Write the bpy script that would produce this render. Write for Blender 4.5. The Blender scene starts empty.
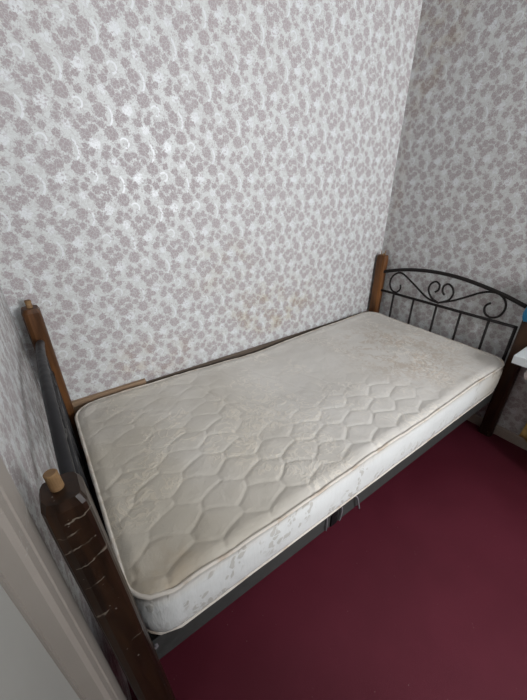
import bpy, bmesh, math, random
import numpy as np
from mathutils import Vector, noise
random.seed(3)
PI = math.pi
scene = bpy.context.scene
COL = scene.collection

# ------------------------------------------------------------------ camera
cam_d = bpy.data.cameras.new('camera'); cam = bpy.data.objects.new('camera', cam_d); COL.objects.link(cam)
CP = Vector((.0189, -1.3462, 1.3014)); yaw, pitch, roll = .6185, .4807, -.0026
fw = Vector((math.sin(yaw)*math.cos(pitch), math.cos(yaw)*math.cos(pitch), -math.sin(pitch)))
r0 = Vector((math.cos(yaw), -math.sin(yaw), 0)); u0 = r0.cross(fw)
rr = math.cos(roll)*r0 + math.sin(roll)*u0; uu = -math.sin(roll)*r0 + math.cos(roll)*u0
from mathutils import Matrix
cam.matrix_world = Matrix(((rr.x, uu.x, -fw.x, CP.x), (rr.y, uu.y, -fw.y, CP.y), (rr.z, uu.z, -fw.z, CP.z), (0, 0, 0, 1)))
cam_d.sensor_fit = 'VERTICAL'; cam_d.sensor_height = 24.0; cam_d.lens = 320.94/700*24.0
cam_d.clip_start = .01
scene.camera = cam

# ------------------------------------------------------------------ world, light, exposure
w = bpy.data.worlds.new('sky'); scene.world = w; w.use_nodes = True
bg = w.node_tree.nodes['Background']; bg.inputs[0].default_value = (.62, .74, 1, 1); bg.inputs[1].default_value = 1.2
ld = bpy.data.lights.new('window_daylight', 'AREA'); ld.shape = 'RECTANGLE'; ld.size = 1.05; ld.size_y = 1.15
ld.energy = 86; ld.color = (.975, .985, 1)
lo = bpy.data.objects.new('window_daylight', ld); COL.objects.link(lo)
lo.location = (1.34, -3.12, 1.44); lo.rotation_euler = (PI/2, 0, 0)     # faces +y into the room
scene.view_settings.view_transform = 'Standard'; scene.view_settings.look = 'None'
scene.view_settings.gamma = 1; scene.view_settings.use_curve_mapping = False
scene.view_settings.exposure = 0.0

# ------------------------------------------------------------------ node helper
class N:
    def __init__(s, tree): s.t = tree; s.n = tree.nodes; s.l = tree.links
    def _set(s, sock, v):
        if isinstance(v, bpy.types.NodeSocket): s.l.new(v, sock)
        elif isinstance(v, (tuple, list)) and sock.type == 'RGBA' and len(v) == 3: sock.default_value = (*v, 1)
        else: sock.default_value = v
    def m(s, op, a, b=None, c=None, clamp=False):
        n = s.n.new('ShaderNodeMath'); n.operation = op; n.use_clamp = clamp
        for i, v in enumerate((a, b, c)):
            if v is not None: s._set(n.inputs[i], v)
        return n.outputs[0]
    def v(s, op, a, b=None, out=0):
        n = s.n.new('ShaderNodeVectorMath'); n.operation = op
        s._set(n.inputs[0], a)
        if b is not None:
            s._set(n.inputs[3 if op == 'SCALE' else 1], b)
        return n.outputs['Value'] if op in ('DISTANCE', 'LENGTH', 'DOT_PRODUCT') else n.outputs[0]
    def xyz(s, a):
        n = s.n.new('ShaderNodeSeparateXYZ'); s._set(n.inputs[0], a); return n.outputs
    def comb(s, x=0., y=0., z=0.):
        n = s.n.new('ShaderNodeCombineXYZ')
        for i, v in enumerate((x, y, z)): s._set(n.inputs[i], v)
        return n.outputs[0]
    def noise(s, vec, scale, detail=2, rough=.5, dist=0, out=0):
        n = s.n.new('ShaderNodeTexNoise'); s._set(n.inputs['Vector'], vec)
        n.inputs['Scale'].default_value = scale; n.inputs['Detail'].default_value = detail
        n.inputs['Roughness'].default_value = rough; n.inputs['Distortion'].default_value = dist
        return n.outputs[out]
    def vor(s, vec, scale, feature='F1', rand=1, out='Distance'):
        n = s.n.new('ShaderNodeTexVoronoi'); n.feature = feature; s._set(n.inputs['Vector'], vec)
        n.inputs['Scale'].default_value = scale; n.inputs['Randomness'].default_value = rand
        return n.outputs[out]
    def step(s, x, a, b, lo=0., hi=1.):
        n = s.n.new('ShaderNodeMapRange'); n.interpolation_type = 'SMOOTHSTEP'; s._set(n.inputs[0], x)
        n.inputs[1].default_value = a; n.inputs[2].default_value = b; n.inputs[3].default_value = lo; n.inputs[4].default_value = hi
        return n.outputs[0]
    def mix(s, f, a, b, mode='MIX'):
        n = s.n.new('ShaderNodeMix'); n.data_type = 'RGBA'; n.blend_type = mode
        s._set(n.inputs[0], f); s._set(n.inputs[6], a); s._set(n.inputs[7], b)
        return n.outputs[2]
    def bump(s, h, strength, dist):
        n = s.n.new('ShaderNodeBump'); s._set(n.inputs['Height'], h)
        n.inputs['Strength'].default_value = strength; n.inputs['Distance'].default_value = dist
        return n.outputs[0]
    def obj(s): return s.n.new('ShaderNodeTexCoord').outputs['Object']

def material(name, fn=None, color=(.5, .5, .5), rough=.5, metal=0, spec=.5):
    m = bpy.data.materials.new(name); m.use_nodes = True
    b = m.node_tree.nodes['Principled BSDF']
    b.inputs['Base Color'].default_value = (*color, 1); b.inputs['Roughness'].default_value = rough
    b.inputs['Metallic'].default_value = metal; b.inputs['Specular IOR Level'].default_value = spec
    if fn: fn(N(m.node_tree), b.inputs)
    return m

# ------------------------------------------------------------------ wallpaper
PX, PY = .1235, .203            # half-drop floral repeat
ROSES = [(82.9,89.2,19,.5),(85.2,188.6,10,0),(76.2,165.6,13.5,0),(78.1,51.5,10.8,0),(106,27.2,20.6,.5),(25.3,20.5,17,.5),(31,138,11,1),
 (66.5,119.5,13.1,0),(23.4,61.9,13.6,0),(5.7,39.7,10.8,1),(124.2,149.8,8.8,0),(94.7,67.7,6.2,0),(51.3,37.3,14.8,0),
 (16.5,191.2,8.8,0),(12.5,171.5,12,0),(33.2,176.2,10.5,0),(14.2,154.2,8.7,0),(110,175,12.5,1),(0,93.5,7.8,0),(47.2,68.2,11,1),(58.5,60.5,6.5,0)]
def wallpaper_group():
    g = bpy.data.node_groups.new('floral_wallpaper', 'ShaderNodeTree')
    g.interface.new_socket('Vector', in_out='INPUT', socket_type='NodeSocketVector')
    for o in ('Flower', 'Pearl', 'Detail'): g.interface.new_socket(o, in_out='OUTPUT', socket_type='NodeSocketFloat')
    k = N(g); gi = g.nodes.new('NodeGroupInput'); go = g.nodes.new('NodeGroupOutput')
    vec = gi.outputs[0]; x, z, _ = k.xyz(vec)
    u = k.m('DIVIDE', x, PX); c = k.m('FLOOR', u); fx = k.m('MULTIPLY', k.m('SUBTRACT', u, c), PX)
    v = k.m('SUBTRACT', k.m('DIVIDE', z, PY), k.m('MULTIPLY', c, .5)); fz = k.m('MULTIPLY', k.m('FRACT', v), PY)
    P0 = k.comb(fx, fz, 0.)
    nz = k.noise(vec, 215, 2, .6, out=1)
    P = k.v('ADD', P0, k.v('SCALE', k.v('SUBTRACT', nz, (.5, .5, .5)), .0135))
    P = k.v('ADD', P, k.v('SCALE', k.v('SUBTRACT', k.noise(vec, 120, 0, out=1), (.5, .5, .5)), .009))
    Ps = k.comb(k.xyz(P)[0], k.xyz(P)[1], 0.)
    cur = None
    for (cx, cz, r, sp) in ROSES:
        cx /= 1000; cz /= 1000; r = r/1000*1.02
        for i in (-1, 0, 1):
            for j in (-1, -.5, 0, .5, 1):
                if (abs(j) == .5) != (abs(i) == 1): continue
                X, Z = cx+i*PX, cz+j*PY; q = r+.003
                if X+q < 0 or X-q > PX or Z+q < 0 or Z-q > PY: continue
                d = k.m('SUBTRACT', k.v('DISTANCE', Ps, (X, Z, 0)), r)
                cur = d if cur is None else k.m('MINIMUM', cur, d)
    solid = k.step(cur, -.0008, .0006, 1, 0)
    petal = k.step(k.vor(k.v('ADD', vec, k.v('SCALE', nz, .006)), 95, 'DISTANCE_TO_EDGE'), .02, .10, 0, 1)
    core = k.m('MULTIPLY', solid, k.m('MULTIPLY_ADD', petal, .55, .45))
    fr = k.m('MULTIPLY', k.step(cur, .0042, .0055, .8, 0), k.step(k.vor(vec, 170, 'F1', 1), .34, .42, 1, 0))
    core = k.m('MAXIMUM', core, fr)
    # loose florets and leaflets between the roses
    fl = k.vor(vec, 118, 'F1', .8); zone = k.step(k.noise(vec, 26, 1), .50, .56, 0, 1)
    flor = k.m('MULTIPLY', k.step(fl, .36, .44, 1, 0), k.m('MULTIPLY', zone, .7))
    vine = k.step(k.m('ABSOLUTE', k.m('SUBTRACT', k.noise(vec, 34, 1, dist=.6), .47)), .006, .016, .45, 0)
    # pearl scrolls
    r1 = k.m('ABSOLUTE', k.m('SUBTRACT', k.v('DISTANCE', P0, (.020, .103, 0)), .0145))
    r1 = k.m('MULTIPLY', k.step(r1, .0022, .0034, 1, 0), k.step(k.m('ADD', fx, k.m('MULTIPLY', fz, .6)), .070, .076, 0, 1))
    r2 = k.m('ABSOLUTE', k.m('SUBTRACT', k.v('DISTANCE', P0, (.080, .077, 0)), .038))
    r2 = k.m('MULTIPLY', k.step(r2, .0026, .004, 1, 0), k.step(fx, .104, .107, 0, 1))
    b1 = k.step(k.v('DISTANCE', Ps, (.047, .2, 0)), .015, .020, 1, 0)
    b1b = k.step(k.v('DISTANCE', Ps, (.047, -.003, 0)), .015, .020, 1, 0)
    b2 = k.step(k.v('DISTANCE', Ps, (.100, .146, 0)), .011, .015, 1, 0)
    mid = k.step(k.m('ABSOLUTE', k.m('SUBTRACT', k.noise(vec, 52, 1, dist=1.2), .5)), .035, .055, .26, 0)
    mid = k.m('MULTIPLY', mid, k.step(k.m('MAXIMUM', b1, k.m('MAXIMUM', r1, r2)), .2, .6, 1, 0))
    core = k.m('MAXIMUM', core, mid)
    flower = k.m('MAXIMUM', core, k.m('MAXIMUM', flor, vine))
    bl = k.m('MULTIPLY', k.m('MAXIMUM', b1, k.m('MAXIMUM', b1b, b2)), k.m('MULTIPLY_ADD', petal, .6, .4))
    pearl = k.m('MULTIPLY', k.m('MAXIMUM', bl, k.m('MAXIMUM', r1, r2)), k.m('SUBTRACT', 1., solid))
    g.links.new(flower, go.inputs[0]); g.links.new(pearl, go.inputs[1]); g.links.new(k.m('MULTIPLY', solid, petal), go.inputs[2])
    return g
WG = wallpaper_group()
def wallpaper(name, axis, ox, oz, stains):
    def fn(k, I):
        p = k.obj(); x, y, z = k.xyz(p)
        s = x if axis == 'x' else k.m('MULTIPLY', y, -1.)
        vec = k.comb(k.m('ADD', s, ox), k.m('ADD', z, oz), 0.)
        gn = k.n.new('ShaderNodeGroup'); gn.node_tree = WG; k.l.new(vec, gn.inputs[0])
        F, Pe, D = gn.outputs
        weave = k.noise(k.v('MULTIPLY', vec, (1, 6, 1)), 260, 1)
        ground = k.mix(k.step(weave, .3, .7), (.515, .54, .53), (.59, .61, .605))
        c = k.mix(Pe, ground, (.62, .645, .66))
        c = k.mix(F, c, (.355, .318, .325))
        for (sx, sz, rx, rz, amt, tint) in stains:
            d = k.v('LENGTH', k.comb(k.m('DIVIDE', k.m('SUBTRACT', s, sx), rx), k.m('DIVIDE', k.m('SUBTRACT', z, sz), rz), 0.))
            f = k.m('MULTIPLY', k.step(d, .2, 1., 1, 0), k.step(k.noise(vec, 11, 3, .6), .40, .68, 0, amt))
            c = k.mix(f, c, tint, 'MULTIPLY')
        blot = k.step(k.noise(vec, 1.7, 2), .3, .7, 0, .12)
        c = k.mix(blot, c, (.9, .86, .82), 'MULTIPLY')
        k._set(I['Base Color'], c)
        k._set(I['Roughness'], k.m('SUBTRACT', k.m('MULTIPLY_ADD', F, .22, .46), k.m('MULTIPLY', Pe, .12)))
        k._set(I['Specular IOR Level'], k.m('MULTIPLY_ADD', Pe, .15, .42))
        h = k.m('ADD', k.m('MULTIPLY', D, .5), k.m('MULTIPLY', Pe, .8)); h = k.m('ADD', h, k.m('MULTIPLY', weave, .25))
        k._set(I['Normal'], k.bump(h, .35, .0012))
    return material(name, fn)
TAN = (.80, .68, .52)
M_WB = wallpaper('wallpaper_back', 'x', 0, 0, [(1.05, .68, .45, .22, .75, TAN), (.35, .58, .35, .14, .7, (.85, .72, .62)), (.75, .95, .3, .2, .35, TAN)])
M_WR = wallpaper('wallpaper_right', 'y', -.083+.247, .116, [(.12, 2.0, .22, .5, .9, (.78, .68, .58)), (.05, 1.2, .07, .9, .5, (.85, .75, .68))])
M_WL = wallpaper('wallpaper_left', 'y', .05, .03, [])
M_WF = wallpaper('wallpaper_front', 'x', .02, .07, [])

# ------------------------------------------------------------------ other materials
def f_floor(k, I):
    p = k.obj(); n = k.noise(p, 3, 3, .6); sp = k.vor(p, 60, 'F1')
    c = k.mix(k.step(n, .3, .7), (.078, .0100, .0190), (.095, .0125, .0240))
    c = k.mix(k.m('MULTIPLY', k.step(sp, .05, .12, 1, 0), k.step(k.noise(p, 20, 1), .60, .66)), c, (.16, .09, .09))
    fib = k.noise(p, 420, 2)
    c = k.mix(k.step(fib, .3, .7, 0, .3), c, (.07, .009, .018))
    k._set(I['Base Color'], c); k._set(I['Roughness'], k.step(n, .3, .7, .5, .62))
    k._set(I['Normal'], k.bump(fib, .12, .002)); I['Specular IOR Level'].default_value = .2
M_FLOOR = material('maroon_floor', f_floor)
def f_wood(dark, lite, rough, cracks=True):
    def fn(k, I):
        p = k.obj(); st = k.v('MULTIPLY', p, (1, 1, .07))
        g = k.noise(st, 70, 4, .6, .4); big = k.noise(k.v('MULTIPLY', p, (1, 1, .35)), 9, 2)
        c = k.mix(k.step(g, .3, .7), dark, lite)
        c = k.mix(k.step(big, .42, .72, 0, .7), c, tuple(min(1, v*2.1) for v in lite))
        if cracks:
            x, y, z = k.xyz(p); wob = k.m('MULTIPLY', k.noise(p, 45, 2), .022); f = None
            for (L_, sl, m0, m1) in ((.800, .40, -.05, .02), (.868, .30, -.055, -.03), (.888, .25, -.04, .01), (.838, .35, -.055, -.02), (.742, .35, -.05, -.025), (.655, .3, -.06, -.035), (.52, .4, -.02, .01)):
                d = k.m('ABSOLUTE', k.m('SUBTRACT', k.m('ADD', z, wob), k.m('MULTIPLY_ADD', x, sl, L_+.022)))
                g_ = k.m('MULTIPLY', k.step(d, .0006, .0016, .75, 0), k.m('MULTIPLY', k.step(x, m0-.002, m0), k.step(x, m1, m1+.006, 1, 0)))
                f = g_ if f is None else k.m('MAXIMUM', f, g_)
            f = k.m('MULTIPLY', f, k.step(k.noise(p, 60, 1), .40, .55, .15, 1))
            c = k.mix(f, c, (.20, .17, .135))
            chip = k.step(k.noise(p, 75, 2), .72, .75, 0, .45)
            c = k.mix(chip, c, (.35, .31, .27))
        k._set(I['Base Color'], c); k._set(I['Roughness'], k.step(g, .3, .7, rough-.06, rough+.08))
        k._set(I['Normal'], k.bump(g, .15, .001)); I['Coat Weight'].default_value = .08; I['Coat Roughness'].default_value = .3; I['Specular IOR Level'].default_value = .3
    return fn
M_WOOD = material('dark_lacquered_wood', f_wood((.010, .0042, .0019), (.028, .0115, .0042), .42))
M_WOODL = material('brown_lacquered_wood', f_wood((.042, .016, .0045), (.105, .041, .011), .42, False))
def f_pine(a, b):
    def fn(k, I):
        p = k.obj(); g = k.noise(k.v('MULTIPLY', p, (.06, 1, 1)), 90, 3, .6)
        k._set(I['Base Color'], k.mix(k.step(g, .3, .7), a, b)); I['Roughness'].default_value = .75
    return fn
M_PINE = material('bare_pine', f_pine((.21, .135, .08), (.33, .225, .14)))
M_PINED = material('grimy_pine', f_pine((.075, .055, .04), (.13, .098, .072)))
M_DOWEL = material('dowel_wood', f_pine((.17, .095, .038), (.235, .14, .06)))
M_DOWELD = material('dowel_end', f_pine((.16, .09, .045), (.22, .13, .06)))
def f_metal(col, rough):
    def fn(k, I):
        p = k.obj(); n = k.noise(p, 60, 3)
        k._set(I['Base Color'], k.mix(k.step(n, .35, .7, 0, .5), col, tuple(v*1.8 for v in col)))
        k._set(I['Roughness'], k.step(n, .3, .7, rough-.05, rough+.12))
    return fn
M_IRON = material('black_brown_iron', f_metal((.009, .007, .0065), .5), spec=.25)
M_TUBE = material('grey_lacquered_tube', f_metal((.0095, .0095, .011), .42), spec=.35)
M_RAIL = material('dark_grey_rail', f_metal((.032, .033, .032), .6), spec=.3)
M_BLACK = material('black_plastic', f_metal((.003, .003, .0035), .5), spec=.2)
M_TIE = material('grey_plastic_tie', f_metal((.14, .13, .14), .5))
def f_paint(col, dirt, rough=.5):
    def fn(k, I):
        p = k.obj(); n = k.noise(p, 5, 4, .6); s = k.noise(k.v('MULTIPLY', p, (1, 1, 2.5)), 11, 2, .5, 1.5)
        c = k.mix(k.step(n, .4, .75, 0, .6), col, dirt)
        mk = k.m('MULTIPLY', k.step(k.m('ABSOLUTE', k.m('SUBTRACT', s, .5)), .004, .012, 1, 0), k.step(n, .53, .60, 0, .55))
        c = k.mix(mk, c, (.62, .62, .60))
        k._set(I['Base Color'], c); I['Roughness'].default_value = rough
    return fn
M_DOOR = material('pale_grey_door_paint', f_paint((.36, .365, .345), (.32, .32, .30), .5))
M_CASE = material('cream_casing_paint', f_paint((.31, .283, .252), (.26, .235, .205), .6))
M_BASE = material('worn_cream_baseboard', f_paint((.42, .37, .32), (.27, .22, .18), .5))
M_CEIL = material('white_ceiling', f_paint((.45, .45, .44), (.42, .41, .40), .8))
M_BLOCKER = material('brown_shade_blocker', f_pine((.16, .10, .06), (.22, .14, .09)))  # brown for the unseen light blockers behind the camera
M_WHITE = material('white_tabletop', f_paint((.66, .71, .72), (.6, .65, .66), .35))
M_LEG = material('cream_leg', f_paint((.62, .55, .53), (.55, .48, .46), .4))
M_BLUE = material('blue_plastic', None, (.01, .21, .42), .3)
def f_yel(k, I):
    p = k.obj(); k._set(I['Base Color'], k.mix(k.step(k.noise(p, 30, 2), .3, .7), (.62, .42, .12), (.78, .58, .22))); I['Roughness'].default_value = .8
M_YEL = material('yellow_cloth', f_yel)

# mattress fabrics (object space = world metres)
def f_top(k, I):
    p = k.obj(); x, y, z = k.xyz(p)
    wp = k.v('ADD', p, k.v('SCALE', k.noise(p, 16, 2, out=1), .05))
    fl = k.noise(wp, 15, 3, .55, 1.6)
    broc = k.m('MULTIPLY', k.step(k.m('ABSOLUTE', k.m('SUBTRACT', fl, .5)), .015, .05, 1, 0), k.step(k.noise(p, 5, 1), .46, .58))
    c = k.mix(k.step(k.noise(p, 2.2, 3, .6), .3, .7), (.565, .54, .495), (.66, .64, .60))
    c = k.mix(k.m('MULTIPLY', broc, .8), c, (.74, .70, .63))
    # old yellow-brown stains: foot end, with its shade painted in too, and the shoulder area at the head end
    n2 = k.noise(wp, 7, 4, .65)
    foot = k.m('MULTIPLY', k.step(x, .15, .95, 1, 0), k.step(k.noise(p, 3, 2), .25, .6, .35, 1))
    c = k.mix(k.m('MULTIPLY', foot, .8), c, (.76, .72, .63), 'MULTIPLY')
    d = k.v('LENGTH', k.comb(k.m('DIVIDE', k.m('SUBTRACT', x, 1.52), .42), k.m('DIVIDE', k.m('SUBTRACT', y, -.52), .46), 0.))
    hd = k.m('MULTIPLY', k.step(d, .3, 1.1, 1, 0), k.m('MULTIPLY', k.step(k.m('ABSOLUTE', k.m('SUBTRACT', k.noise(wp, 19, 3, .6, 1.5), .5)), .03, .09, 1, 0), k.step(n2, .40, .5, 0, 1.)))
    c = k.mix(hd, c, (.83, .76, .70), 'MULTIPLY')
    d2 = k.v('LENGTH', k.comb(k.m('DIVIDE', k.m('SUBTRACT', x, .08), .13), k.m('DIVIDE', k.m('SUBTRACT', y, -.86), .1), 0.))
    c = k.mix(k.m('MULTIPLY', k.step(d2, .2, 1., 1, 0), k.step(n2, .4, .6, .2, .8)), c, (.84, .75, .64), 'MULTIPLY')
    k._set(I['Base Color'], c)
    k._set(I['Roughness'], k.m('SUBTRACT', .62, k.m('MULTIPLY', broc, .28)))
    wv = k.noise(p, 500, 1); wr = k.noise(wp, 28, 3, .6)
    k._set(I['Normal'], k.bump(k.m('ADD', k.m('MULTIPLY', wr, 2.2), k.m('ADD', k.m('MULTIPLY', wv, .3), k.m('MULTIPLY', broc, .5))), .5, .0022))
    I['Sheen Weight'].default_value = .1
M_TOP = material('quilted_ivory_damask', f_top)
def f_side(k, I):
    p = k.obj(); x, y, z = k.xyz(p)
    q = k.comb(k.m('ADD', x, k.m('MULTIPLY', y, -1.)), z, 0.)
    wq = k.v('ADD', q, k.v('SCALE', k.noise(q, 22, 2, out=1), .055))
    leaf = k.vor(k.v('MULTIPLY', wq, (1, .62, 1)), 42, 'SMOOTH_F1', 1)
    le = k.vor(k.v('MULTIPLY', wq, (1, .62, 1)), 42, 'DISTANCE_TO_EDGE', 1)
    bunch = k.step(k.noise(q, 5.2, 1), .47, .55)
    msk = k.m('MULTIPLY', k.m('MULTIPLY', k.step(leaf, .32, .42, 1, 0), k.step(le, .05, .10)), bunch)
    c = k.mix(k.m('MULTIPLY', msk, .75), (.64, .66, .65), (.43, .42, .385))
    top = k.m('MAXIMUM', k.step(z, .455, .485, 0, .45), k.step(x, 1.45, 1.75, 0, .8))
    c = k.mix(top, c, (.80, .72, .62), 'MULTIPLY')
    k._set(I['Base Color'], c); I['Roughness'].default_value = .5
    k._set(I['Normal'], k.bump(k.m('ADD', k.noise(k.v('MULTIPLY', q, (1, .3, 1)), 26, 3, .6), k.m('MULTIPLY', msk, .2)), .5, .006))
M_SIDE = material('white_floral_border', f_side)
def f_pipe(k, I):
    p = k.obj(); n = k.noise(p, 14, 3, .65)
    c = k.mix(k.step(n, .46, .66, 0, .75), (.60, .56, .50), (.43, .35, .27)); k._set(I['Base Color'], c); I['Roughness'].default_value = .7
M_PIPE = material('stained_cream_piping', f_pipe)

# ------------------------------------------------------------------ mesh helpers
def new_bm(): return bmesh.new()
def obj(name, bm, mat, parent=None, smooth=False, origin=None):
    """link a bmesh as one object; world coordinates; origin moves the pivot"""
    me = bpy.data.meshes.new(name)
    bmesh.ops.recalc_face_normals(bm, faces=bm.faces[:])
    bm.to_mesh(me); bm.free()
    mats = mat if isinstance(mat, list) else [mat]
    for m in mats: me.materials.append(m)
    if smooth:
        for f in me.polygons: f.use_smooth = True
    o = bpy.data.objects.new(name, me); COL.objects.link(o)
    if parent is not None:
        o.parent = parent; o.matrix_parent_inverse = Matrix.Translation(-world_loc(parent))
    return o
def world_loc(p):
    """things sit at their Empty; parts carry world-space meshes with no offset of their own"""
    v = Vector(p.location)
    return v if p.parent is None else Vector((0, 0, 0))
def box(bm, x0, x1, y0, y1, z0, z1, bev=0, seg=2):
    vs = [bm.verts.new((x, y, z)) for x in (x0, x1) for y in (y0, y1) for z in (z0, z1)]
    fs = [bm.faces.new([vs[i] for i in q]) for q in ((0,1,3,2),(4,6,7,5),(0,4,5,1),(2,3,7,6),(0,2,6,4),(1,5,7,3))]
    if bev:
        es = list({e for f in fs for e in f.edges})
        bmesh.ops.bevel(bm, geom=es, offset=bev, segments=seg, profile=.5, affect='EDGES')
def tube(bm, pts, r, seg=10, closed=False, flat=None):
    pts = [Vector(p) for p in pts]; n = len(pts); rings = []
    prev = None
    for i, p in enumerate(pts):
        a = pts[i-1] if (i or closed) else p; b = pts[(i+1) % n] if (i < n-1 or closed) else p
        t = (b-a).normalized()
        if prev is None:
            up = Vector((0, 0, 1)) if abs(t.z) < .9 else Vector((1, 0, 0)); x = t.cross(up).normalized()
        else: x = (prev-prev.dot(t)*t).normalized()
        prev = x; y = t.cross(x)
        R = r[i] if isinstance(r, (list, tuple)) else r
        rings.append([bm.verts.new(p+x*R*math.cos(2*PI*k/seg)+y*R*math.sin(2*PI*k/seg)) for k in range(seg)])
    m = n if closed else n-1
    for i in range(m):
        A, B = rings[i], rings[(i+1) % n]
        for k in range(seg): bm.faces.new((A[k], A[(k+1) % seg], B[(k+1) % seg], B[k]))
    if not closed: bm.faces.new(rings[0][::-1]); bm.faces.new(rings[-1])
def spline(P, n=8, closed=False):
    P = [Vector(p) for p in P]; out = []; N_ = len(P)
    for i in range(N_ if closed else N_-1):
        g = lambda j: P[j % N_] if closed else P[max(0, min(N_-1, j))]
        a, b, c, d = g(i-1), g(i), g(i+1), g(i+2)
        for k in range(n):
            t = k/n
            out.append(.5*((2*b)+(c-a)*t+(2*a-5*b+4*c-d)*t*t+(3*b-a-3*c+d)*t**3))
    if not closed: out.append(P[-1])
    return out
def lathe(bm, c, prof, seg=20, top=True):
    rings = [[bm.verts.new((c[0]+r*math.cos(2*PI*k/seg), c[1]+r*math.sin(2*PI*k/seg), c[2]+z)) for k in range(seg)] for r, z in prof]
    for A, B in zip(rings, rings[1:]):
        for k in range(seg): bm.faces.new((A[k], A[(k+1) % seg], B[(k+1) % seg], B[k]))
    bm.faces.new(rings[0][::-1])
    if top: bm.faces.new(rings[-1])
def struct(name, bm, mat, **k):
    o = obj(name, bm, mat, **k); o['kind'] = 'structure'; return o
def tag(o, label, cat, group=None):
    o['label'] = label; o['category'] = cat
    if group: o['group'] = group
    return o
def thing(name, label, cat, loc=(0, 0, 0)):
    o = bpy.data.objects.new(name, None); COL.objects.link(o); o.location = loc; o.empty_display_size = .1
    return tag(o, label, cat)

# ------------------------------------------------------------------ the room
XL, XR, YF, H = -.0852, 1.9548, -3.2, 2.55
b = new_bm(); box(b, XL-.25, XR+.12, YF-.15, .12, -.1, 0); struct('floor', b, M_FLOOR)
b = new_bm(); box(b, XL-.25, XR+.12, YF-.15, .12, H, H+.1); struct('ceiling', b, M_CEIL)
b = new_bm(); box(b, XL-.12, XR+.12, 0, .12, 0, H); struct('wall_back', b, M_WB)
b = new_bm(); box(b, XR, XR+.12, YF, 0, 0, H); struct('wall_right', b, M_WR)
DY0, DY1, DZ = -1.000, -1.85, 2.03
b = new_bm(); box(b, XL-.12, XL, DY0, 0, 0, H); box(b, XL-.12, XL, YF, DY1, 0, H); box(b, XL-.12, XL, DY1, DY0, DZ, H); struct('wall_left', b, M_WL)
WX0, WX1, WZ0, WZ1 = .74, 1.86, .91, 2.09
b = new_bm(); box(b, XL, WX0, YF-.12, YF, 0, H); box(b, WX1, XR, YF-.12, YF, 0, H)
box(b, WX0, WX1, YF-.12, YF, 0, WZ0); box(b, WX0, WX1, YF-.12, YF, WZ1, H); struct('wall_front', b, M_WF)
b = new_bm(); box(b, XL+.0005, .66, -2.45, -2.05, .0005, 1.38, .004); struct('shade_blocker_left', b, M_BLOCKER)  # added unseen block, cuts window light to the foot end
b = new_bm(); box(b, 1.45, XR-.0005, -2.55, -2.10, .0005, 1.12, .004); struct('shade_blocker_right', b, M_BLOCKER)  # added unseen block, shades right floor, far post and mattress corner
# window behind the camera
b = new_bm()
for (x0, x1, z0, z1) in ((WX0, WX0+.05, WZ0, WZ1), (WX1-.05, WX1, WZ0, WZ1), (WX0+.05, WX1-.05, WZ0, WZ0+.05), (WX0+.05, WX1-.05, WZ1-.05, WZ1), (1.03, 1.07, WZ0+.05, WZ1-.05)):
    box(b, x0, x1, YF-.08, YF-.03, z0, z1, .004)
struct('window_1', b, M_CEIL)
# door in the left wall with its casing
b = new_bm(); box(b, XL-.055, XL-.012, DY1+.004, DY0-.037, .008, DZ-.02, .003)
door = struct('door_1', b, M_DOOR)
b = new_bm()
prof = [(XL+.0005, -.925), (XL+.007, -.925), (XL+.010, -.930), (XL+.010, -.958), (XL+.013, -.962), (XL+.013, -.990), (XL+.010, -.993), (XL+.010, -.997), (XL+.013, -1.000), (XL+.013, -1.022), (XL+.008, -1.029), (XL-.010, -1.030), (XL-.010, -1.036), (XL-.06, -1.036), (XL-.06, -1.0005), (XL+.0005, -1.0005)]
vs0 = [b.verts.new((x, y, 0.0)) for x, y in prof]; vs1 = [b.verts.new((x, y, DZ+.06)) for x, y in prof]
for i in range(len(prof)):
    j = (i+1) % len(prof); b.faces.new((vs0[i], vs0[j], vs1[j], vs1[i]))
b.faces.new(vs0[::-1]); b.faces.new(vs1)
box(b, XL+.0005, XL+.013, DY1-.07, DY1+.004, 0, DZ+.06, .002); box(b, XL+.0005, XL+.013, DY1, -1.036, DZ-.014, DZ+.06, .002)
struct('trim_1', b, M_CASE)
# baseboard on the head-end wall
b = new_bm(); box(b, XR-.016, XR-.0005, YF+.001, -.0005, 0, .062, .004); struct('baseboard_right', b, M_BASE)
# wooden battens along the long wall, behind the mattress
b = new_bm(); box(b, -.083, .30, -.018, -.0005, .38, .500, .002); struct('trim_2', b, M_PINE)
b = new_bm(); box(b, .301, XR-.001, -.0085, -.0005, .38, .480, .002); struct('trim_3', b, M_PINED)
b = new_bm(); box(b, -.06, XR-.018, -.010, -.0005, 0, .06, .002); struct('baseboard_back', b, M_BASE)

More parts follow.
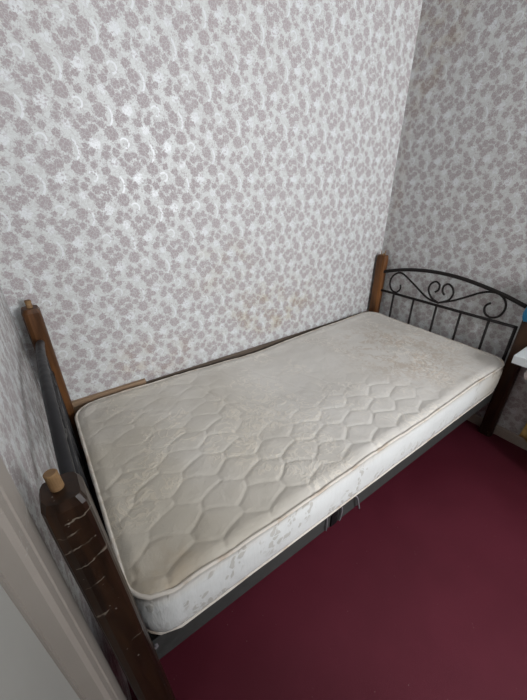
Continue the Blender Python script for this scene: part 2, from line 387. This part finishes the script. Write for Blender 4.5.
# ------------------------------------------------------------------ bed frame
bed = thing('bed_frame', 'single bed frame with wooden corner posts, scrolled black iron headboard and grey steel rails', 'bed frame')
Y1, Y2 = -.043, -.926
def post(xt, xb, y, wt, wb, d, h, mat, lean=0):
    """chamfered post: (xt,wt) centre/width at the top, (xb,wb) at the floor"""
    bm_ = new_bm(); ch = .011; rings = []
    for t, ins in ((0, .0), (.25, 0), (.5, 0), (.75, 0), (.94, 0), (.985, .0006), (1, .005)):
        z = h*t; x = xb+(xt-xb)*t; w_ = wb+(wt-wb)*t-2*ins; dd = d-2*ins; c_ = ch
        a, e = w_/2, dd/2
        ring = []
        for (px, py) in ((a, e-c_), (a-c_*.3, e-c_*.3), (a-c_, e), (-a+c_, e), (-a+c_*.3, e-c_*.3), (-a, e-c_), (-a, -e+c_*1.5), (-a+c_*.45, -e+c_*.45), (-a+c_*1.5, -e), (a-c_*.7, -e), (a-c_*.2, -e+c_*.2), (a, -e+c_*.7)):
            ring.append(bm_.verts.new((x+px, y+py, z)))
        rings.append(ring)
    for A, B in zip(rings, rings[1:]):
        for k in range(12): bm_.faces.new((A[k], A[(k+1) % 12], B[(k+1) % 12], B[k]))
    bm_.faces.new(rings[0][::-1]); bm_.faces.new(rings[-1])
    return obj('post', bm_, mat, bed)
XH, XF, HH, HF = 1.908, -.030, .880, .927
p_fr = post(XF+.001, XF-.001, Y1, .056, .052, .062, HF, M_WOODL)
p_ff = post(XF-.004, XF+.013, -.934, .056, .068, .062, HF, M_WOOD)
p_hr = post(XH, XH, Y1-.004, .044, .044, .066, HH, M_WOODL)
p_hf = post(XH, XH, -.925, .044, .044, .066, HH, M_WOOD)
p_ff['label'] = 'nearly black post with cracked, chipped lacquer'
def dowel(parent, x, y, z, r, h, dx, dy):
    b_ = new_bm(); n = 18
    R0 = [b_.verts.new((x+r*math.cos(2*PI*k/n), y+r*math.sin(2*PI*k/n), z-.01)) for k in range(n)]
    R1 = [b_.verts.new((x+dx+r*math.cos(2*PI*k/n), y+dy+r*math.sin(2*PI*k/n), z+h-.0015)) for k in range(n)]
    R2 = [b_.verts.new((x+dx+(r-.0015)*math.cos(2*PI*k/n), y+dy+(r-.0015)*math.sin(2*PI*k/n), z+h)) for k in range(n)]
    for A, B in ((R0, R1), (R1, R2)):
        for k in range(n): b_.faces.new((A[k], A[(k+1) % n], B[(k+1) % n], B[k]))
    t = b_.faces.new(R2); b_.faces.new(R0[::-1])
    t.material_index = 1
    o = obj('dowel', b_, [M_DOWEL, M_DOWELD], parent); o['label'] = 'bare light wooden dowel stub'
    return o
dowel(p_ff, XF-.006, -.930, HF, .0088, .028, -.002, .002)
dowel(p_fr, XF+.002, Y1, HF, .0095, .026, 0, 0)
# snapped dowel of the far wall-side post: two splinters
b = new_bm()
for (dx, dy, h, r) in ((-.008, .006, .030, .0035), (.003, -.010, .034, .0045), (-.002, -.003, .012, .006)):
    tube(b, [(XH+dx, Y1-.004+dy, HH-.008), (XH+dx*1.1, Y1-.004+dy*1.05, HH+h*.5), (XH+dx*1.5, Y1-.004+dy*1.4, HH+h)], [r, r*.8, r*.2], 7)
o = obj('dowel', b, M_DOWEL, p_hr); o['label'] = 'snapped dowel left as pale splinters'
dowel(p_hf, XH, -.925, HH, .0095, .026, 0, 0)

def end_panel(name, x, ya, yb, dz, mat, rtop, rmid, arch, label):
    """ya: wall side, yb: room side"""
    L_ = abs(yb-ya); s = L_/.814
    Y = lambda y: ya + (y+.063)*s*(1 if yb < ya else -1)
    b = new_bm()
    tube(b, spline([(x, Y(y), z+dz) for y, z in arch], 8), rtop, 12)
    tube(b, [(x, Y(-.060), .651+dz), (x, Y(-.880), .655+dz)], rmid, 10)
    tube(b, [(x, Y(-.876), .28), (x, Y(-.876), .66+dz)], .008, 8)
    tube(b, [(x, Y(-.072), .28), (x, Y(-.072), .66+dz)], .008, 8)
    tube(b, [(x, Y(-.060), .30), (x, Y(-.880), .30)], .013, 10)
    p = obj(name, b, mat, bed, smooth=True); p['label'] = label
    for y in (-.177, -.319, -.467, -.608, -.753):
        b = new_bm(); tube(b, [(x, Y(y), .305), (x, Y(y), .652+dz)], .0068, 8); obj('spindle', b, mat, p, smooth=True)
    SL = [(-.211,.718),(-.214,.690),(-.192,.664),(-.156,.670),(-.136,.705),(-.140,.750),(-.174,.785),(-.215,.788),(-.288,.748),(-.382,.690),(-.425,.674),(-.470,.669)]
    HL = [(-.438,.727),(-.455,.745),(-.453,.775),(-.428,.787),(-.402,.766),(-.398,.728),(-.425,.690),(-.470,.670)]
    HR = [(-.495,.723),(-.479,.742),(-.479,.772),(-.502,.789),(-.530,.772),(-.540,.738),(-.523,.700),(-.472,.670)]
    SR = [(-.470,.669),(-.552,.706),(-.626,.752),(-.677,.784),(-.724,.799),(-.763,.795),(-.795,.767),(-.804,.728),(-.790,.688),(-.757,.669),(-.727,.680),(-.714,.707),(-.719,.728),(-.734,.742)]
    for P in (SL, HL, HR, SR):
        b = new_bm(); tube(b, spline([(x, Y(y), z+dz) for y, z in P], 7), .0058, 8); obj('scroll', b, mat, p, smooth=True)
    return p
ARCH = [(-.056,.766),(-.099,.783),(-.216,.815),(-.340,.834),(-.450,.840),(-.560,.835),(-.665,.820),(-.779,.797),(-.885,.766)]
end_panel('headboard', XH, -.063, -.877, 0, M_IRON, .0105, .0078, ARCH, 'black iron arched panel with heart and S scrolls above short spindles')
end_panel('footboard', XF-.002, -.060, -.885, .03, M_TUBE, .0125, .008, ARCH, 'grey tubular arched panel seen end-on')
# side rails (angle section) and slats
def rail(y0, sgn):
    b = new_bm()
    box(b, XF+.026, XH-.022, min(y0, y0+sgn*.004), max(y0, y0+sgn*.004), .222, .322, .0012)
    box(b, XF+.026, XH-.022, min(y0+sgn*.004, y0+sgn*.034), max(y0+sgn*.004, y0+sgn*.034), .306, .310)
    box(b, XF+.026, XH-.022, min(y0+sgn*.004, y0+sgn*.016), max(y0+sgn*.004, y0+sgn*.016), .222, .226)
    return obj('side_rail', b, M_RAIL, bed)
r_front = rail(-.897, 1); r_back = rail(-.050, -1)
for i in range(12):
    x = .09+i*.155; b = new_bm(); box(b, x, x+.065, -.890, -.057, .310, .3285, .002); obj('slat', b, M_PINE, bed)
# clip and loose ties hanging on the front rail
b = new_bm(); box(b, .622, .652, -.9025, -.8975, .228, .300, .001); o = obj('clip', b, M_BLACK, bed); o['label'] = 'small black clip on the front rail'
def tie(P, r=.0022):
    b = new_bm(); tube(b, spline(P, 6), r, 6); o = obj('tie', b, M_TIE, bed, smooth=True); o['label'] = 'thin grey plastic tie'
tie([(.598, -.900, .300), (.598, -.903, .27), (.600, -.902, .228)])
tie([(.660, -.899, .318), (.668, -.904, .29), (.668, -.904, .25), (.664, -.903, .232)], .0034)
tie([(.708, -.899, .322), (.742, -.905, .30), (.752, -.911, .262), (.762, -.912, .228)], .0032)
b = new_bm(); tube(b, [(.012, -.897, .30), (.012, -.903, .30)], .006, 10); o = obj('bolt', b, M_TIE, bed); o['label'] = 'bright bolt head'

# ------------------------------------------------------------------ mattress
mx0, mx1, my0, my1, zt, zb, RC = -.003, 1.868, -.911, -.046, .497, .329, .082
def sagz(x, y):
    """permanent hollow towards the wall, slightly raised ends"""
    ty = np.clip((y-my0)/(my1-my0), 0, 1)
    return (-.024*np.exp(-((x-.86)/.33)**2)*ty**1.3 - .012*np.exp(-((x-.80)/.20)**2)*np.exp(-((ty-.62)/.22)**2)
            + .008*np.exp(-((x-1.86)/.2)**2)*ty + .004*np.sin(x*9+1)*(1-ty))
def quilt(x, y):
    """hexagonal stitching"""
    a, c = .0735, .066
    X = (x-.523 + .010*np.sin((y)*2*PI/.132+.6))*.68; Yq = y+.825 + .005*np.sin(x*2*PI/.147)
    d1 = np.full(x.shape, 9.); d2 = np.full(x.shape, 9.)
    for off in (0, 1):
        ax = a*2*.68; ay = c*2
        u = (X-off*a*.68)/ax; v = (Yq-off*c)/ay
        iu, iv = np.round(u), np.round(v)
        for du in (-1, 0, 1):
            for dv in (-1, 0, 1):
                d = np.hypot((u-iu-du)*ax, (v-iv-dv)*ay)
                m = d < d1; d2 = np.where(m, d1, np.minimum(d2, d)); d1 = np.where(m, d, d1)
    e = (d2-d1)
    g = 1-np.exp(-(e/.0062)**1.3)
    return g*(.72+.28*np.clip(e/.04, 0, 1))
nx, ny = 378, 176
U, V = np.meshgrid(np.linspace(0, 1, nx), np.linspace(0, 1, ny), indexing='ij')
# denser towards the rim
yy = my0+(my1-my0)*V
dy = np.minimum(yy-my0, my1-yy)
sh = np.where(dy < RC, RC-np.sqrt(np.maximum(RC**2-(RC-dy)**2, 0)), 0)
xx = (mx0+sh)+(mx1-mx0-2*sh)*U
dx = np.minimum(xx-mx0, mx1-xx)
# distance to the rounded rim
cx = np.minimum(dx, RC); cy = np.minimum(dy, RC)
rim = np.where((dx < RC) & (dy < RC), RC-np.hypot(RC-cx, RC-cy), np.minimum(dx, dy)); rim = np.maximum(rim, 0)
S_ = lambda a, lo, hi: np.clip((a-lo)/(hi-lo), 0, 1)**2*(3-2*np.clip((a-lo)/(hi-lo), 0, 1))
worn = 1-.93*S_(xx, 1.12, 1.38)
worn = worn*(1-.45*S_(yy, -.62, -.35)*(1-S_(xx, .35, .6)))
worn = worn*(1-.88*S_(xx, .42, .62)*S_(yy, -.72, -.50))
nz_ = np.array([[noise.noise(Vector((x*5, y*5, 0))) for y in yy[0, ::1]] for x in np.linspace(mx0, mx1, nx)])
fine = np.array([[noise.noise(Vector((x*17, y*17, 3))) for y in yy[0, ::1]] for x in np.linspace(mx0, mx1, nx)])
# long diagonal creases through the hollow
def crease(x, y, x0, y0, x1, y1, wd, dp):
    L2 = (x1-x0)**2+(y1-y0)**2; t = np.clip(((x-x0)*(x1-x0)+(y-y0)*(y1-y0))/L2, 0, 1)
    d = np.hypot(x-x0-t*(x1-x0), y-y0-t*(y1-y0)+.006*np.sin(t*9)); return -dp*np.exp(-(d/wd)**2)*np.sin(PI*np.clip(t, .02, .98))**.4
Z = zt + sagz(xx, yy) + (.0046*quilt(xx, yy)-.0037)*worn*(.75+.45*nz_) - .001 + .004*nz_ + .0016*fine
for c_ in ((.56,-.25,.70,-.70,.006,.006), (.63,-.12,.80,-.62,.007,.0045), (.74,-.15,.90,-.55,.006,.004), (.47,-.15,.55,-.50,.008,.004), (.92,-.3,1.02,-.6,.006,.003)):
    Z += crease(xx, yy, *c_)
Z += -.007*np.exp(-rim/.012)*1.0 + .003*np.exp(-((rim-.03)/.02)**2)
me = bpy.data.meshes.new('mattress')
verts = [(xx[i, j], yy[i, j], Z[i, j]) for i in range(nx) for j in range(ny)]
ID = lambda i, j: i*ny+j
faces = [(ID(i, j), ID(i+1, j), ID(i+1, j+1), ID(i, j+1)) for i in range(nx-1) for j in range(ny-1)]
ntop = len(faces)
loop = [ID(i, 0) for i in range(nx-1)]+[ID(nx-1, j) for j in range(ny-1)]+[ID(i, ny-1) for i in range(nx-1, 0, -1)]+[ID(0, j) for j in range(ny-1, 0, -1)]
loop = [a for a in loop]
rimP = [Vector(verts[a]) for a in loop]
nl = len(rimP)
ctr = []
for k in range(nl):
    t = (rimP[(k+3) % nl]-rimP[k-3]); t.z = 0; t.normalize(); ctr.append(Vector((t.y, -t.x, 0)))
prevr = loop; levels = 9
bot_pts = []
for lv in range(1, levels+1):
    t = lv/levels; ring = []
    for k in range(nl):
        p = rimP[k]; n_ = ctr[k]; zbot = zb+.004 + max(0, sagz(np.array(p.x), np.array(p.y))*0)
        z = p.z+(zbot-p.z)*t
        wob = .0035*noise.noise(Vector((p.x*9, p.y*9, z*14)))
        bul = .010*math.sin(PI*t)**.6+wob*math.sin(PI*t)
        q = (p.x+n_.x*bul, p.y+n_.y*bul, z)
        ring.append(len(verts)); verts.append(q)
        if lv == levels: bot_pts.append(Vector(q))
    for k in range(nl):
        k2 = (k+1) % nl; faces.append((prevr[k], prevr[k2], ring[k2], ring[k]))
    prevr = ring
faces.append(tuple(prevr))
me.from_pydata(verts, [], faces); me.validate(); me.update()
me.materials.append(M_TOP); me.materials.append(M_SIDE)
for p in me.polygons:
    p.use_smooth = True
    if p.index >= ntop: p.material_index = 1
    if p.loop_total > 10: p.use_smooth = False
mat_o = bpy.data.objects.new('mattress', me); COL.objects.link(mat_o)
tag(mat_o, 'worn ivory quilted mattress with stained top and white floral border on the bed frame', 'mattress')
def piping(name, pts, r, off, lab):
    b = new_bm(); P = [p+ctr[k]*off for k, p in enumerate(pts)]
    step = 3; tube(b, [P[k]+Vector((0, 0, .0015*noise.noise(P[k]*12))) for k in range(0, nl, step)], r, 8, closed=True)
    o = obj(name, b, M_PIPE, mat_o, smooth=True); o['label'] = lab
piping('piping', rimP, .0052, .002, 'cream piping with brown stains around the top edge')
piping('piping', bot_pts, .0042, .001, 'cream piping around the bottom edge')

# ------------------------------------------------------------------ side table, things at the right edge
st = thing('side_table', 'white table with a thick pale top beside the far end of the bed', 'table', (1.83, -1.35, 0))
tx0, tx1, ty0, ty1, tz = 1.702, 1.935, -1.80, -.9595, .600
b = new_bm(); box(b, tx0, tx1, ty0, ty1, tz-.042, tz, .003); obj('tabletop', b, M_WHITE, st)
b = new_bm(); box(b, tx0+.02, tx1-.003, ty0+.02, -1.30, .0, tz-.0422, .003); obj('blocker_unit', b, M_WHITE, st)  # added out of view to shade the far post and lower wall
for i in range(3):  # fronts and pulls on the added light-blocking unit
    b = new_bm(); box(b, tx0+.006, tx0+.0195, ty0+.03, -1.31, .03+i*.175, .195+i*.175, .003); dr = obj('blocker_drawer', b, M_WHITE, st)
    b = new_bm(); box(b, tx0-.006, tx0+.0055, -1.60, -1.52, .105+i*.175, .120+i*.175, .003); obj('blocker_handle', b, M_TUBE, dr)
b = new_bm(); lathe(b, (1.76, -1.029, 0), [(.004, .478), (.012, .482), (.017, .495), (.018, .510), (.013, .526), (.0075, .534), (.007, .545), (.011, .552), (.012, tz-.0422)], 18)
o = obj('knob', b, M_LEG, st, smooth=True); o['label'] = 'small cream knob below the tabletop'
# blue bag hanging from the dowel of the far post
b = new_bm(); nu, nv = 28, 18; rings = []
for j in range(nv):
    v = j/(nv-1); z = .712+.085*v
    wdt = .040*(math.sin(PI*min(1, .12+v*.75)))**.5; dpt = .015+.008*math.sin(PI*v)
    rings.append([b.verts.new((1.860+dpt*.9*math.cos(2*PI*k/nu), -.934+wdt*math.sin(2*PI*k/nu)*(1+.10*math.sin(5*2*PI*k/nu+v*4)), z+.004*math.sin(6*PI*k/nu))) for k in range(nu)])
for A, B in zip(rings, rings[1:]):
    for k in range(nu): b.faces.new((A[k], A[(k+1) % nu], B[(k+1) % nu], B[k]))
b.faces.new(rings[0][::-1]); b.faces.new(rings[-1])
bag = tag(obj('bag', b, M_BLUE, smooth=True), 'small blue plastic bag hanging at the far right bed post', 'bag')
b = new_bm()
tube(b, spline([(1.862, -.965, .792), (1.864, -.962, .84), (1.872, -.945, .885), (1.892, -.932, .894), (1.8975, -.925, .892)], 6), .0022, 6)
tube(b, spline([(1.862, -.915, .792), (1.864, -.915, .84), (1.872, -.922, .885), (1.892, -.928, .894)], 6), .0022, 6)
obj('strap', b, M_BLUE, bag, smooth=True)
# yellow cloth hanging down behind the table
b = new_bm(); nu, nv = 30, 26; G = []
for i in range(nu):
    row = []
    for j in range(nv):
        u, v = i/(nu-1), j/(nv-1)
        y = -1.066-.17*u - .035*v*(1-u)+.0*v; z = .075+.48*v-.045*u*(1-v)
        x = 1.925+.009*math.sin(u*15+v*2)*(1-.4*v)
        row.append((x, y, z))
    G.append(row)
F_ = [[b.verts.new(p) for p in r_] for r_ in G]; B_ = [[b.verts.new((p[0]+.003, p[1], p[2])) for p in r_] for r_ in G]
for i in range(nu-1):
    for j in range(nv-1):
        b.faces.new((F_[i][j], F_[i+1][j], F_[i+1][j+1], F_[i][j+1])); b.faces.new((B_[i][j], B_[i][j+1], B_[i+1][j+1], B_[i+1][j]))
for i in range(nu-1):
    b.faces.new((F_[i][0], B_[i][0], B_[i+1][0], F_[i+1][0])); b.faces.new((F_[i][-1], F_[i+1][-1], B_[i+1][-1], B_[i][-1]))
for j in range(nv-1):
    b.faces.new((F_[0][j], F_[0][j+1], B_[0][j+1], B_[0][j])); b.faces.new((F_[-1][j], B_[-1][j], B_[-1][j+1], F_[-1][j+1]))
tag(obj('cloth', b, M_YEL, smooth=True), 'yellow cloth hanging under the white table near the baseboard', 'cloth')
